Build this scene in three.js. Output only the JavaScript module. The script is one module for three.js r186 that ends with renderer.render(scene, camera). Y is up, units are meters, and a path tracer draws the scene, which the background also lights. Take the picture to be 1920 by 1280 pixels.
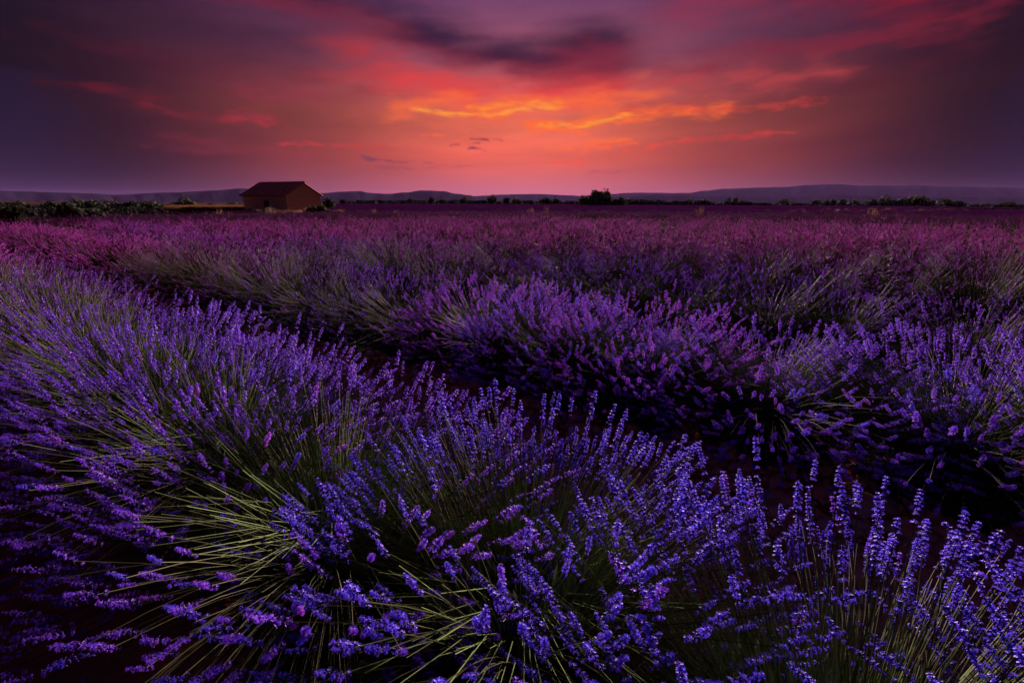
import * as THREE from 'three';
import { mergeVertices } from 'three/addons/utils/BufferGeometryUtils.js';

// ---------------------------------------------------------------- camera, sky, sun, exposure
const scene = new THREE.Scene();
const EYE = 1.25, PITCH = 16.56;
const camera = new THREE.PerspectiveCamera(72, 1024 / 682, 0.05, 20000);
camera.position.set(0, EYE, 0);
camera.rotation.set(THREE.MathUtils.degToRad(-PITCH), 0, 0);
camera.updateMatrixWorld(true);

const renderer = new THREE.WebGLRenderer({ antialias: true });
renderer.toneMapping = THREE.LinearToneMapping;
renderer.toneMappingExposure = 3.5;
renderer.shadowMap.enabled = true;

const SUN_AZ = 16, SUN_EL = 12, SUN_POWER = 5.0;
const sun = new THREE.DirectionalLight(new THREE.Color().setRGB(1.0, 0.68, 0.74), SUN_POWER);
{
  const a = THREE.MathUtils.degToRad(SUN_AZ), e = THREE.MathUtils.degToRad(SUN_EL);
  sun.position.set(Math.sin(a) * Math.cos(e) * 100, Math.sin(e) * 100, -Math.cos(a) * Math.cos(e) * 100);
  sun.castShadow = true;
  sun.shadow.radius = 14;
  sun.shadow.mapSize.set(2048, 2048);
  Object.assign(sun.shadow.camera, { left: -40, right: 40, top: 40, bottom: -40, near: 1, far: 250 });
}
scene.add(sun);
scene.fog = new THREE.FogExp2(new THREE.Color().setRGB(0.46, 0.28, 0.74), 1.05e-5);

// ---------------------------------------------------------------- small maths
function rng(seed) {
  let s = seed >>> 0;
  return () => { s = (s + 0x6d2b79f5) >>> 0; let t = Math.imul(s ^ (s >>> 15), 1 | s); t = (t + Math.imul(t ^ (t >>> 7), 61 | t)) ^ t; return ((t ^ (t >>> 14)) >>> 0) / 4294967296; };
}
const PERM = new Uint8Array(512);
{ const r = rng(77), p = [...Array(256).keys()]; for (let i = 255; i > 0; i--) { const j = Math.floor(r() * (i + 1)); [p[i], p[j]] = [p[j], p[i]]; } for (let i = 0; i < 512; i++) PERM[i] = p[i & 255]; }
function grad(h, x, y) { const u = h & 1 ? -x : x, v = h & 2 ? -y : y; return h & 4 ? u + v * 0.5 : v + u * 0.5; }
function noise(x, y) {
  const xi = Math.floor(x), yi = Math.floor(y), fx = x - xi, fy = y - yi, X = xi & 255, Y = yi & 255;
  const u = fx * fx * fx * (fx * (fx * 6 - 15) + 10), v = fy * fy * fy * (fy * (fy * 6 - 15) + 10);
  const a = PERM[PERM[X] + Y], b = PERM[PERM[X + 1] + Y], c = PERM[PERM[X] + Y + 1], d = PERM[PERM[X + 1] + Y + 1];
  const p = grad(a, fx, fy), q = grad(b, fx - 1, fy), r = grad(c, fx, fy - 1), s = grad(d, fx - 1, fy - 1);
  return p + u * (q - p) + v * (r + u * (s - r) - p - u * (q - p));
}
function fbm(x, y, n = 4) { let s = 0, a = 0.5; for (let i = 0; i < n; i++) { s += a * noise(x, y); x = x * 2.03 + 17.1; y = y * 2.03 - 9.7; a *= 0.5; } return s; }
const clamp = THREE.MathUtils.clamp, lerp = THREE.MathUtils.lerp;
const smooth = (a, b, x) => { const t = clamp((x - a) / (b - a), 0, 1); return t * t * (3 - 2 * t); };
const RAD = Math.PI / 180;

// ---------------------------------------------------------------- the sunset sky: air and clouds by direction (azimuth from the glow, elevation)
const STOPS = [ // elevation, colour above the glow, width of the glow in degrees
  [0, 0.52, 0.125, 0.165, 25], [1.2, 0.60, 0.14, 0.17, 25], [4.5, 0.80, 0.125, 0.080, 22], [8.5, 0.84, 0.155, 0.080, 21], [11, 0.66, 0.115, 0.095, 22], [15, 0.32, 0.08, 0.13, 23],
  [20, 0.16, 0.052, 0.135, 24], [35, 0.05, 0.024, 0.07, 34], [60, 0.014, 0.014, 0.055, 60], [90, 0.008, 0.011, 0.05, 90],
];
const CLOUDS = [ // kind, path of [azimuth, elevation], half thickness, strength, raggedness, colour below and above
  { p: [[28, 19.2], [22, 18.0], [17.5, 17.8]], w: 1.7, s: 0.45, n: 1.0, c: [0.30, 0.028, 0.055] },
  { p: [[23, 20.5], [27, 18.2], [32, 17.0], [36, 16.8]], w: 1.4, s: 0.7, n: 0.8, c: [0.22, 0.012, 0.025] },
  { p: [[18, 12.6], [25, 13.6], [33, 13.6], [40, 14.2]], w: 0.9, s: 0.5, n: 0.9, c: [0.25, 0.016, 0.032] },
  { p: [[31, 9.6], [37, 10.6], [41, 12.2]], w: 0.6, s: 0.35, n: 1.0, c: [0.10, 0.014, 0.02] },
  { p: [[12, 12.2], [20, 11.3], [30, 11.6]], w: 0.9, s: 0.45, n: 1.0, c: [0.55, 0.06, 0.06] },
  { p: [[-40, 12.6], [-30, 12.2], [-22, 12.0], [-15, 11.4]], w: 0.7, s: 0.22, n: 1.2, c: [0.12, 0.014, 0.03] },
  { p: [[-40.5, 9.4], [-36.5, 9.0], [-34.4, 8.8]], w: 0.5, s: 0.55, n: 1.1, c: [0.14, 0.011, 0.02] },
  { p: [[-36, 8.2], [-32, 7.7], [-29, 7.6]], w: 0.35, s: 0.4, n: 1.3, c: [0.22, 0.02, 0.03] },
  { p: [[-28.6, 8.0], [-27, 8.0], [-25.5, 7.7]], w: 0.4, s: 0.6, n: 1.2, c: [0.42, 0.03, 0.05] },
  { p: [[-24.6, 5.7], [-19, 5.8], [-14, 5.6]], w: 0.22, s: 0.6, n: 1.2, c: [0.55, 0.045, 0.045] },
  { p: [[-34, 5.4], [-28, 5.0], [-22, 4.6]], w: 0.6, s: 0.25, n: 1.2, c: [0.30, 0.03, 0.05] },
  { p: [[-27, 10.2], [-21, 10.2]], w: 0.5, s: 0.35, n: 1.2, c: [0.32, 0.03, 0.06] },
  { p: [[-15.5, 13.6], [-11, 12.3], [-5, 11.2], [2, 11.0], [9, 11.6]], w: 1.6, s: 0.8, n: 0.6, c: [0.74, 0.05, 0.048] },
  { p: [[-11.5, 9.9], [-7, 10.1], [-1, 10.0], [6, 10.3], [13, 10.7]], w: 1.0, s: 0.7, n: 0.9, c: [0.98, 0.15, 0.035] },
  { p: [[-10.5, 9.6], [-6.5, 9.2], [-2.2, 9.15], [0.6, 9.75], [5.4, 9.95]], w: 0.22, s: 0.75, n: 0.8, c: [1.0, 0.34, 0.035] },
  { p: [[-3.5, 9.9], [1.0, 10.2], [4.5, 10.2]], w: 0.35, s: 0.7, n: 1.0, c: [1.0, 0.27, 0.03] },
  { p: [[2.2, 7.9], [6, 8.0], [9.5, 8.3], [13, 8.9], [18.5, 9.1], [22, 8.9]], w: 0.6, s: 0.85, n: 1.0, c: [1.0, 0.15, 0.028] },
  { p: [[3.5, 8.2], [7.6, 8.0], [10.5, 8.5], [13, 9.0]], w: 0.24, s: 0.75, n: 1.1, c: [1.0, 0.30, 0.03] },
  { p: [[12.8, 9.5], [17, 9.4], [24, 9.0], [30, 9.1]], w: 0.35, s: 0.45, n: 1.4, c: [0.62, 0.05, 0.04] },
  { p: [[8, 5.6], [11.9, 6.3], [13.5, 6.3]], w: 0.3, s: 0.65, n: 1.4, c: [1.0, 0.13, 0.03] },
  { p: [[4, 5.7], [8, 6.1], [12, 6.6]], w: 0.25, s: 0.55, n: 1.4, c: [1.0, 0.16, 0.03] },
  { p: [[12.8, 5.4], [16, 5.8], [19.5, 6.4]], w: 0.2, s: 0.55, n: 1.4, c: [0.85, 0.07, 0.035] },
  { p: [[19.5, 6.3], [23, 6.3], [26.5, 6.6]], w: 0.24, s: 0.6, n: 1.3, c: [0.6, 0.04, 0.035] },
  { p: [[25.6, 6.6], [29, 6.5]], w: 0.1, s: 0.7, n: 0.8, c: [0.6, 0.05, 0.04] },
  { p: [[5, 4.2], [8, 4.3]], w: 0.2, s: 0.5, n: 1.4, c: [0.95, 0.08, 0.04] },
  { p: [[-9.5, 7.1], [-7.6, 7.1]], w: 0.16, s: 0.6, n: 1.4, c: [0.95, 0.14, 0.05] },
  { p: [[-12, 8.8], [-6, 7.5]], w: 0.6, s: 0.2, n: 1.6, c: [0.95, 0.16, 0.06] },
  // the dark bank, lit from beneath
  { p: [[-27, 19.6], [-18.4, 18.3], [-11.2, 16.9], [-4, 15.3], [2, 14.3], [8, 14.2], [10, 14.2]], w: 1.6, s: 1.0, n: 0.45, c: [0.19, 0.021, 0.038], u: [0.036, 0.014, 0.043] },
  { p: [[2, 13.0], [7, 13.2], [10, 13.0]], w: 1.1, s: 0.8, n: 0.6, c: [0.40, 0.026, 0.036], u: [0.20, 0.022, 0.04] },
  { p: [[7.0, 15.6], [8.0, 16.0], [9.6, 15.6]], w: 1.5, s: 1.0, n: 0.3, c: [0.24, 0.02, 0.04], u: [0.045, 0.015, 0.04] },
  { p: [[-36, 15.2], [-26, 14.4], [-17, 14.2]], w: 1.6, s: 0.35, n: 0.8, c: [0.05, 0.016, 0.03] },
  { p: [[-6.8, 6.1], [-6.2, 6.1]], w: 0.13, s: 1.0, n: 1.2, c: [0.36, 0.05, 0.07] },
  { p: [[-4.5, 6.8], [-3.9, 6.75]], w: 0.12, s: 1.0, n: 1.2, c: [0.36, 0.05, 0.07] },
  { p: [[-3.3, 6.75], [-2.9, 6.6]], w: 0.12, s: 1.0, n: 1.2, c: [0.38, 0.05, 0.07] },
  { p: [[-4.3, 6.3], [-3.9, 6.3]], w: 0.1, s: 1.0, n: 1.2, c: [0.36, 0.05, 0.07] },
  { p: [[-4.4, 5.8], [-3.2, 5.6]], w: 0.15, s: 1.0, n: 1.2, c: [0.30, 0.045, 0.07] },
  { p: [[-1.6, 6.7], [-1.3, 6.6]], w: 0.1, s: 0.5, n: 1.2, c: [0.40, 0.05, 0.06] },
  { p: [[-16.6, 4.65], [-13.8, 4.4], [-12.2, 4.2]], w: 0.15, s: 0.9, n: 1.4, c: [0.22, 0.05, 0.085] },
  { p: [[-11.6, 4.4], [-9.6, 4.15]], w: 0.13, s: 0.5, n: 1.4, c: [0.26, 0.05, 0.085] },
  { p: [[-15, 3.7], [-11.5, 3.6]], w: 0.13, s: 0.5, n: 1.4, c: [0.26, 0.055, 0.09] },
  { p: [[-9.5, 3.7], [-5, 3.95]], w: 0.11, s: 0.45, n: 1.5, c: [0.34, 0.06, 0.09] },
  { p: [[9.2, 3.2], [12.2, 3.25]], w: 0.15, s: 0.5, n: 1.3, c: [0.24, 0.05, 0.09] },
];
for (const c of CLOUDS) {
  const m = c.w * 4 + 1, mx = c.w * 9 + 3, xs = c.p.map((q) => q[0]), ys = c.p.map((q) => q[1]);
  c.box = [Math.min(...xs) - mx, Math.max(...xs) + mx, Math.min(...ys) - m, Math.max(...ys) + m];
}
function nearPath(p, x, y) { // distance, signed height above the path, with elevation counted for more than azimuth
  let best = 1e9, up = 0;
  for (let i = 0; i + 1 < p.length; i++) {
    const ax = p[i][0], ay = p[i][1], bx = p[i + 1][0] - ax, by = p[i + 1][1] - ay;
    const t = clamp(((x - ax) * bx * 0.16 + (y - ay) * by) / (bx * bx * 0.16 + by * by + 1e-9), 0, 1);
    const dx = (x - ax - bx * t) * 0.4, dy = y - ay - by * t, d = dx * dx + dy * dy;
    if (d < best) { best = d; up = dy; }
  }
  return [Math.sqrt(best), up];
}
function skyColour(az, el, out) {
  let i = 0; while (i < STOPS.length - 2 && el > STOPS[i + 1][0]) i++;
  const A = STOPS[i], B = STOPS[i + 1], t = smooth(0, 1, (Math.max(0, el) - A[0]) / (B[0] - A[0])) * 0.5 + clamp((Math.max(0, el) - A[0]) / (B[0] - A[0]), 0, 1) * 0.5;
  const wide = lerp(A[4], B[4], t), a = Math.abs(az - 1.5), low = 1 - smooth(2, 10, el), tail = 1 - lerp(0.8, 0.97, low) * smooth(lerp(29, 25, low), 48, a), g = tail * Math.exp(-Math.pow(a / wide, 1.7)), gb = tail * Math.exp(-Math.pow(a / (wide * lerp(1.08, 1.2, smooth(0, 9, el))), 1.7));
  const dusk = smooth(40, 120, a), hz = Math.exp(-Math.max(0, el) / 5);
  let r = lerp(A[1], B[1], t) * g + lerp(0.0045 + 0.002 * hz, 0.015, dusk), gr = lerp(A[2], B[2], t) * g + lerp(0.0038 + 0.001 * hz, 0.009, dusk), b = lerp(A[3], B[3], t) * gb + lerp(0.0075 + 0.001 * hz, 0.046, dusk);
  if (el > 0 && a < 80) {
    // thin veils everywhere, streaked along the horizon
    const v = fbm(az * 0.07 + 3, el * 0.42 - az * 0.012, 5), f = 1 + 0.42 * v * smooth(1, 6, el);
    r *= f * (1 + 0.10 * v); gr *= f; b *= lerp(1, f, 0.6);
    for (const c of CLOUDS) {
      if (az < c.box[0] || az > c.box[1] || el < c.box[2] || el > c.box[3]) continue;
      const k = 0.55 / Math.max(0.3, c.w), wx = fbm(az * 0.16 * k * 2 + c.w * 40, el * 0.5 * k * 2, 4), wy = fbm(az * 0.16 * k * 2 - 31, el * 0.55 * k * 2 + c.w * 23, 4);
      const [d, up] = nearPath(c.p, az + wx * c.w * 5 * c.n, el + wy * c.w * 2.0 * c.n);
      const tex = fbm(az * 0.34 * k + 11 + c.w * 9, el * 1.5 * k - az * 0.03, 5);
      const fil = 1 - Math.abs(fbm(az * 0.5 * k + el * 0.35 + c.w * 50, el * 3.1 * k - az * 0.12, 5)) * 3.2;
      let q = 1.05 - d / (c.w * 1.7) + tex * 1.3 * c.n;
      q = smooth(0, c.u ? 1.15 : 1.35, q) * c.s * (c.u ? 1 : clamp(0.72 + 0.45 * fil + tex * 0.8, 0.12, 1.1));
      q = Math.min(q, 1);
      if (q <= 0) continue;
      let C = c.c;
      if (c.u) { const h = smooth(-0.9, 0.55, up / c.w + tex * 0.7); C = [lerp(c.c[0], c.u[0], h), lerp(c.c[1], c.u[1], h), lerp(c.c[2], c.u[2], h)]; }
      r = lerp(r, C[0], q); gr = lerp(gr, C[1], q); b = lerp(b, C[2], q);
    }
  }
  out[0] = r; out[1] = gr; out[2] = b;
}
{
  const W = 4096, H = 2048, data = new Float32Array(W * H * 4), c = [0, 0, 0];
  for (let row = 0; row < H; row++) {
    const el = ((row + 0.5) / H - 0.5) * 180;
    const flat = el < -0.3;
    for (let col = 0; col < W; col++) {
      const k = (row * W + col) * 4;
      if (flat) { data[k] = 0.016; data[k + 1] = 0.007; data[k + 2] = 0.015; data[k + 3] = 1; continue; }
      const round = ((col + 0.5) / W - 0.5) * 360; // atan2(z, x)
      let az = round + 90; if (az > 180) az -= 360; if (az < -180) az += 360;
      // far from the glow the sky has no detail: sample it coarsely
      if (Math.abs(az) > 85 && (col & 7) && col > 0) { data[k] = data[k - 4]; data[k + 1] = data[k - 3]; data[k + 2] = data[k - 2]; data[k + 3] = 1; continue; }
      skyColour(az, el, c);
      for (let i = 0; i < 3; i++) data[k + i] = c[i] / renderer.toneMappingExposure; // the table holds the sky as exposed
      data[k + 3] = 1;
    }
  }
  const tex = new THREE.DataTexture(data, W, H, THREE.RGBAFormat, THREE.FloatType);
  tex.mapping = THREE.EquirectangularReflectionMapping;
  tex.colorSpace = THREE.LinearSRGBColorSpace;
  tex.magFilter = THREE.LinearFilter; tex.minFilter = THREE.LinearFilter; tex.wrapS = THREE.RepeatWrapping;
  tex.needsUpdate = true;
  scene.background = tex;
  scene.environment = tex;
}

// ---------------------------------------------------------------- helpers for things and parts
const used = {};
function numbered(name) { const n = used[name] = (used[name] ?? -1) + 1; return n ? name + '_' + String(n).padStart(3, '0') : name; }
function tag(o, label, category, group, kind) {
  if (label) o.userData.label = label;
  if (category) o.userData.category = category;
  if (group) o.userData.group = group;
  if (kind) o.userData.kind = kind;
  return o;
}
function thing(name, label, category, x, y, z, turn = 0, group) {
  const g = new THREE.Group(); g.name = numbered(name); g.position.set(x, y, z); g.rotation.y = turn; scene.add(g);
  return tag(g, label, category, group);
}
function mesh(name, geo, mat, parent, kind) {
  const m = new THREE.Mesh(geo, mat); m.name = parent === scene ? numbered(name) : name; m.castShadow = m.receiveShadow = true;
  if (kind) m.userData.kind = kind;
  parent.add(m); return m;
}
function instanced(name, geo, mat, matrices, parent, kind, colours) {
  const m = new THREE.InstancedMesh(geo, mat, matrices.length); m.name = parent === scene ? numbered(name) : name; m.castShadow = m.receiveShadow = true;
  matrices.forEach((x, i) => m.setMatrixAt(i, x));
  if (colours) colours.forEach((x, i) => m.setColorAt(i, x));
  if (kind) m.userData.kind = kind;
  parent.add(m); return m;
}
class Soup { // triangles with a colour each corner
  constructor() { this.p = []; this.c = []; }
  tri(a, b, c, ca, cb = ca, cc = ca) { this.p.push(a[0], a[1], a[2], b[0], b[1], b[2], c[0], c[1], c[2]); this.c.push(ca[0], ca[1], ca[2], cb[0], cb[1], cb[2], cc[0], cc[1], cc[2]); }
  quad(a, b, c, d, ca, cb = ca, cc = ca, cd = ca) { this.tri(a, b, c, ca, cb, cc); this.tri(a, c, d, ca, cc, cd); }
  add(o, m, tint = [1, 1, 1]) { // a transformed copy of another soup
    const e = m.elements, p = o.p;
    for (let i = 0; i < p.length; i += 3) {
      const x = p[i], y = p[i + 1], z = p[i + 2];
      this.p.push(e[0] * x + e[4] * y + e[8] * z + e[12], e[1] * x + e[5] * y + e[9] * z + e[13], e[2] * x + e[6] * y + e[10] * z + e[14]);
      this.c.push(o.c[i] * tint[0], o.c[i + 1] * tint[1], o.c[i + 2] * tint[2]);
    }
  }
  geo(smoothed) {
    let g = new THREE.BufferGeometry();
    g.setAttribute('position', new THREE.Float32BufferAttribute(this.p, 3));
    g.setAttribute('color', new THREE.Float32BufferAttribute(this.c, 3));
    if (smoothed) g = mergeVertices(g, 1e-5);
    g.computeVertexNormals();
    return g;
  }
}
const V = (x, y, z) => new THREE.Vector3(x, y, z);
const UPV = V(0, 1, 0);
function poseMatrix(pos, dir, roll, scale) {
  const q = new THREE.Quaternion().setFromUnitVectors(UPV, dir), r = new THREE.Quaternion().setFromAxisAngle(UPV, roll);
  return new THREE.Matrix4().compose(pos, q.multiply(r), scale.isVector3 ? scale : V(scale, scale, scale));
}
function lin(r, g, b) { return new THREE.Color().setRGB(r, g, b); }
function noiseTexture(size, fn, srgb) {
  const d = new Uint8Array(size * size * 4);
  for (let y = 0; y < size; y++) for (let x = 0; x < size; x++) { const c = fn(x / size, y / size), k = (y * size + x) * 4; for (let i = 0; i < 3; i++) d[k + i] = clamp(c[i], 0, 1) * 255; d[k + 3] = 255; }
  const t = new THREE.DataTexture(d, size, size); t.wrapS = t.wrapT = THREE.RepeatWrapping; t.magFilter = THREE.LinearFilter; t.minFilter = THREE.LinearMipmapLinearFilter; t.generateMipmaps = true;
  if (srgb) t.colorSpace = THREE.SRGBColorSpace;
  t.needsUpdate = true; return t;
}
function tileFbm(u, v, f, n = 4) { // repeats at 1
  let s = 0, a = 0.5; for (let i = 0; i < n; i++) { const p = f * 2 ** i; s += a * lerp(lerp(noise(u * p, v * p + i * 31), noise((u - 1) * p, v * p + i * 31), u), lerp(noise(u * p, (v - 1) * p + i * 31), noise((u - 1) * p, (v - 1) * p + i * 31), u), v); a *= 0.5; } return s;
}

// ---------------------------------------------------------------- terrain: a plateau of lavender that falls away beyond its western edge
const N = [0.585, -0.811], U = [0.811, 0.585]; // across the rows (away from the eye) and along them
const ROW0 = 0.75, ROW = 1.88;
function edgeDistance(x, z) { // how far beyond the field's edge a point lies (positive outside)
  // the edge runs from beside the eye's left towards the hut
  const ex = -17.5, ez = -15, dx = -0.30, dz = -0.954;
  return -((x - ex) * -dz + (z - ez) * dx) * 1;
}
function ground(x, z) {
  const e = edgeDistance(x, z), r = Math.hypot(x, z);
  let y = 0.35 * fbm(x * 0.012 + 5, z * 0.012, 3) * smooth(15, 120, r);
  y -= 0.62 * smooth(24, 60, r);
  y -= 4.2 * smooth(-1, 46, e);
  y += 10 * smooth(90, 420, e);
  y -= 4.5 * smooth(150, 420, r) * (1 - smooth(0, 60, e)) * smooth(-40, 260, x) ;
  y -= 9 * smooth(420, 1500, r);
  if (r < 60) { // ridges of earth under the plants, hollow furrows between
    const k = ((x * N[0] + z * N[1] - ROW0) / ROW), m = Math.cos(k * 2 * Math.PI);
    y += (0.045 * m - 0.02) * smooth(60, 40, r) * smooth(2, -2, e);
    y += 0.012 * fbm(x * 3.1, z * 3.1, 3) * smooth(30, 10, r);
  }
  return y;
}
const soilMap = noiseTexture(512, (u, v) => { const a = tileFbm(u, v, 6, 5), b = tileFbm(u + 0.37, v, 24, 3), k = 0.9 + a * 0.7 + b * 0.5; return [0.62 * k, 0.34 * k, 0.25 * k]; }, true);
const soilBump = noiseTexture(512, (u, v) => { const a = tileFbm(u, v, 12, 5), b = tileFbm(u, v + 0.2, 48, 3), k = 0.5 + a * 0.6 + b * 0.5; return [k, k, k]; });
const M = {
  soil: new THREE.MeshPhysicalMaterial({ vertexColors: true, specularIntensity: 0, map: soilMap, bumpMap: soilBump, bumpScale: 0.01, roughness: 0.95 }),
  hill: new THREE.MeshPhysicalMaterial({ specularIntensity: 0, color: lin(0.014, 0.013, 0.024), roughness: 1 }),
};
let groundMesh;
{
  const rings = [0]; for (let r = 0.25; r < 9500; r *= r < 4 ? 1.07 : 1.06) rings.push(r);
  const seg = 300, pos = [], uv = [], idx = [], col = [];
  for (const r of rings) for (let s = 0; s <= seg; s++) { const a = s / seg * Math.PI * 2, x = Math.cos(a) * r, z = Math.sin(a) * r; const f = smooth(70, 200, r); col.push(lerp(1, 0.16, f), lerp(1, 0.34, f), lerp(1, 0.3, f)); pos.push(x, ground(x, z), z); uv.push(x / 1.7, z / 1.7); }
  for (let i = 0; i + 1 < rings.length; i++) for (let s = 0; s < seg; s++) { const a = i * (seg + 1) + s, b = a + 1, c = a + seg + 1, d = c + 1; idx.push(a, b, c, b, d, c); }
  const g = new THREE.BufferGeometry();
  g.setAttribute('position', new THREE.Float32BufferAttribute(pos, 3)); g.setAttribute('uv', new THREE.Float32BufferAttribute(uv, 2)); g.setAttribute('color', new THREE.Float32BufferAttribute(col, 3)); g.setIndex(idx); g.computeVertexNormals();
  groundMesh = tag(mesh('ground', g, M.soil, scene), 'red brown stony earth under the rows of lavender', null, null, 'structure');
}

// ---------------------------------------------------------------- hills on the horizon
function hills(profile, dist, depth, label, seed, rough = 1) {
  const az0 = profile[0][0], az1 = profile[profile.length - 1][0], cols = Math.ceil((az1 - az0) / 0.16), rows = 12, pos = [], idx = [];
  const crest = (az) => { let i = 0; while (i < profile.length - 2 && az > profile[i + 1][0]) i++; const [a, ea] = profile[i], [b, eb] = profile[i + 1], t = smooth(0, 1, clamp((az - a) / (b - a), 0, 1)); return lerp(ea, eb, t); };
  for (let c = 0; c <= cols; c++) {
    const az = lerp(az0, az1, c / cols), top = EYE + Math.tan((crest(az) + 0.035 * rough * fbm(az * 1.3 + seed, seed, 4)) * RAD) * dist;
    for (let r = 0; r <= rows; r++) {
      const f = r / rows, s = f * 2 - 1; // front foot -> crest -> back foot
      const d = dist + s * depth + (1 - Math.abs(s)) * depth * 0.3 * noise(az * 0.7 + seed, f * 2), y = lerp(-40, top, Math.pow(1 - Math.abs(s), 0.8)) + (Math.abs(s) < 0.02 ? 0 : (1 - Math.abs(s)) * Math.abs(s) * 4 * (top + 40) * 0.16 * fbm(az * 1.6 + seed, f * 5 + seed, 3));
      pos.push(Math.sin(az * RAD) * d, y, -Math.cos(az * RAD) * d);
    }
  }
  for (let c = 0; c < cols; c++) for (let r = 0; r < rows; r++) { const a = c * (rows + 1) + r, b = a + 1, e = a + rows + 1, d = e + 1; idx.push(a, e, b, b, e, d); }
  const g = new THREE.BufferGeometry(); g.setAttribute('position', new THREE.Float32BufferAttribute(pos, 3)); g.setIndex(idx); g.computeVertexNormals();
  return tag(mesh('hills', g, M.hill, scene), label, null, null, 'structure');
}
hills([[-62, 0.6], [-52, 0.85], [-46.1, 0.85], [-41.3, 0.74], [-38.9, 0.62], [-34.3, 0.88], [-31.2, 1.07], [-28.8, 1.3], [-24.4, 1.2], [-20.9, 0.89], [-19.1, 1.07], [-17.1, 1.13], [-16.3, 0.95], [-14.3, 0.86], [-12.2, 1.02], [-10.4, 1.23], [-8, 1.18], [-6.5, 0.9], [-5, 0.72], [-4.0, 0.5], [-3.5, 0.1]], 4200, 600, 'violet hazy ridge with two humps behind the stone hut', 3);
hills([[-9, 0.5], [-5, 0.62], [0, 0.83], [3, 0.86], [6.2, 0.74], [8.6, 0.59], [14, 0.66], [20, 0.5]], 6200, 700, 'pale low flat-topped hazy ridge below the brightest sky', 11);
hills([[4, 0.3], [6.2, 0.5], [9.8, 0.76], [14, 0.98], [19.7, 0.92], [21.3, 1.14], [23.4, 1.34], [27.4, 1.42], [32.7, 1.64], [36.2, 1.46], [38.6, 1.45], [42.2, 1.27], [46, 1.1], [55, 0.9], [64, 0.6]], 7000, 900, 'broad high hazy mountain fading to the dusky east', 23);
hills([[7.5, 0.2], [10, 0.45], [14, 0.62], [17.4, 0.74], [22.9, 0.55], [26, 0.5], [29.4, 0.48], [33, 0.66], [37, 0.5], [44, 0.4], [52, 0.3]], 4600, 500, 'lower violet foothills in front of the broad high mountain', 37);

// ---------------------------------------------------------------- trees, woods and shrubs
M.leaf = new THREE.MeshPhysicalMaterial({ specularIntensity: 0.08, vertexColors: true, roughness: 0.85, transmission: 0.2, thickness: 0, side: THREE.DoubleSide });
M.bark = new THREE.MeshStandardMaterial({ color: lin(0.06, 0.045, 0.03), roughness: 0.95 });
function crownGeo(seed, w, h, y0, leaves, size, lobes, tint = [0.05, 0.07, 0.025]) {
  const R = rng(seed), s = new Soup(), L = [];
  for (let i = 0; i < lobes; i++) { const a = R() * 6.283, q = Math.sqrt(R()) * 0.62; L.push([Math.cos(a) * q * w, y0 + h * (0.25 + 0.55 * R() * (1 - q * 0.5)), Math.sin(a) * q * w, (0.26 + 0.2 * R()) * Math.min(w, h)]); }
  for (let i = 0; i < leaves; i++) {
    const l = L[Math.floor(R() * lobes)], d = V(R() * 2 - 1, R() * 2 - 1, R() * 2 - 1).normalize(), q = l[3] * (0.55 + 0.5 * Math.cbrt(R()));
    const c = V(l[0], l[1], l[2]).addScaledVector(d, q), t = V(R() - 0.5, R() - 0.5, R() - 0.5).normalize(), b = t.clone().cross(d).normalize(), z = size * (0.6 + 0.8 * R()), k = 0.65 + 0.7 * R(), col = [tint[0] * k, tint[1] * k, tint[2] * k];
    if (c.y < y0 * 0.5) continue;
    const P = (u, v) => [c.x + t.x * u * z + b.x * v * z, c.y + t.y * u * z + b.y * v * z, c.z + t.z * u * z + b.z * v * z];
    s.tri(P(-1, -0.6), P(0.9, -0.4), P(-0.2, 1), col); s.tri(P(0.9, -0.4), P(1.1, 0.7), P(-0.2, 1), col);
  }
  return s.geo();
}
function limb(s, pts, r0, r1, sides, col) {
  let prev = null;
  for (let i = 0; i < pts.length; i++) {
    const dir = (i < pts.length - 1 ? pts[i + 1].clone().sub(pts[i]) : pts[i].clone().sub(pts[i - 1])).normalize(), a = Math.abs(dir.y) > 0.9 ? V(1, 0, 0) : V(0, 1, 0), u = a.cross(dir).normalize(), v = dir.clone().cross(u), r = lerp(r0, r1, i / (pts.length - 1)), ring = [];
    for (let k = 0; k < sides; k++) { const t = k / sides * 6.2832; ring.push([pts[i].x + (u.x * Math.cos(t) + v.x * Math.sin(t)) * r, pts[i].y + (u.y * Math.cos(t) + v.y * Math.sin(t)) * r, pts[i].z + (u.z * Math.cos(t) + v.z * Math.sin(t)) * r]); }
    if (prev) for (let k = 0; k < sides; k++) s.quad(prev[k], prev[(k + 1) % sides], ring[(k + 1) % sides], ring[k], col);
    prev = ring;
  }
}
function trunkGeo(seed, h, r, w) {
  const R = rng(seed), s = new Soup(), col = [1, 1, 1];
  limb(s, [V(0, -0.3, 0), V(0.05 * h * (R() - 0.5), h * 0.5, 0.03), V(0.1 * (R() - 0.5) * h, h, 0)], r, r * 0.45, 6, col);
  for (let i = 0; i < 6; i++) { const a = R() * 6.283, y = h * (0.35 + 0.5 * R()); limb(s, [V(0, y, 0), V(Math.cos(a) * w * 0.3, y + h * 0.2, Math.sin(a) * w * 0.3), V(Math.cos(a) * w * 0.6, y + h * 0.45, Math.sin(a) * w * 0.6)], r * 0.45, r * 0.1, 4, col); }
  return s.geo(true);
}
const PX = (px, depth) => { // a bearing in the photograph and a depth -> x
  return (px - 960) / 880.88 / (Math.cos(PITCH * RAD) + (640 - 378) / 880.88 * Math.sin(PITCH * RAD)) * depth;
};
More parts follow.
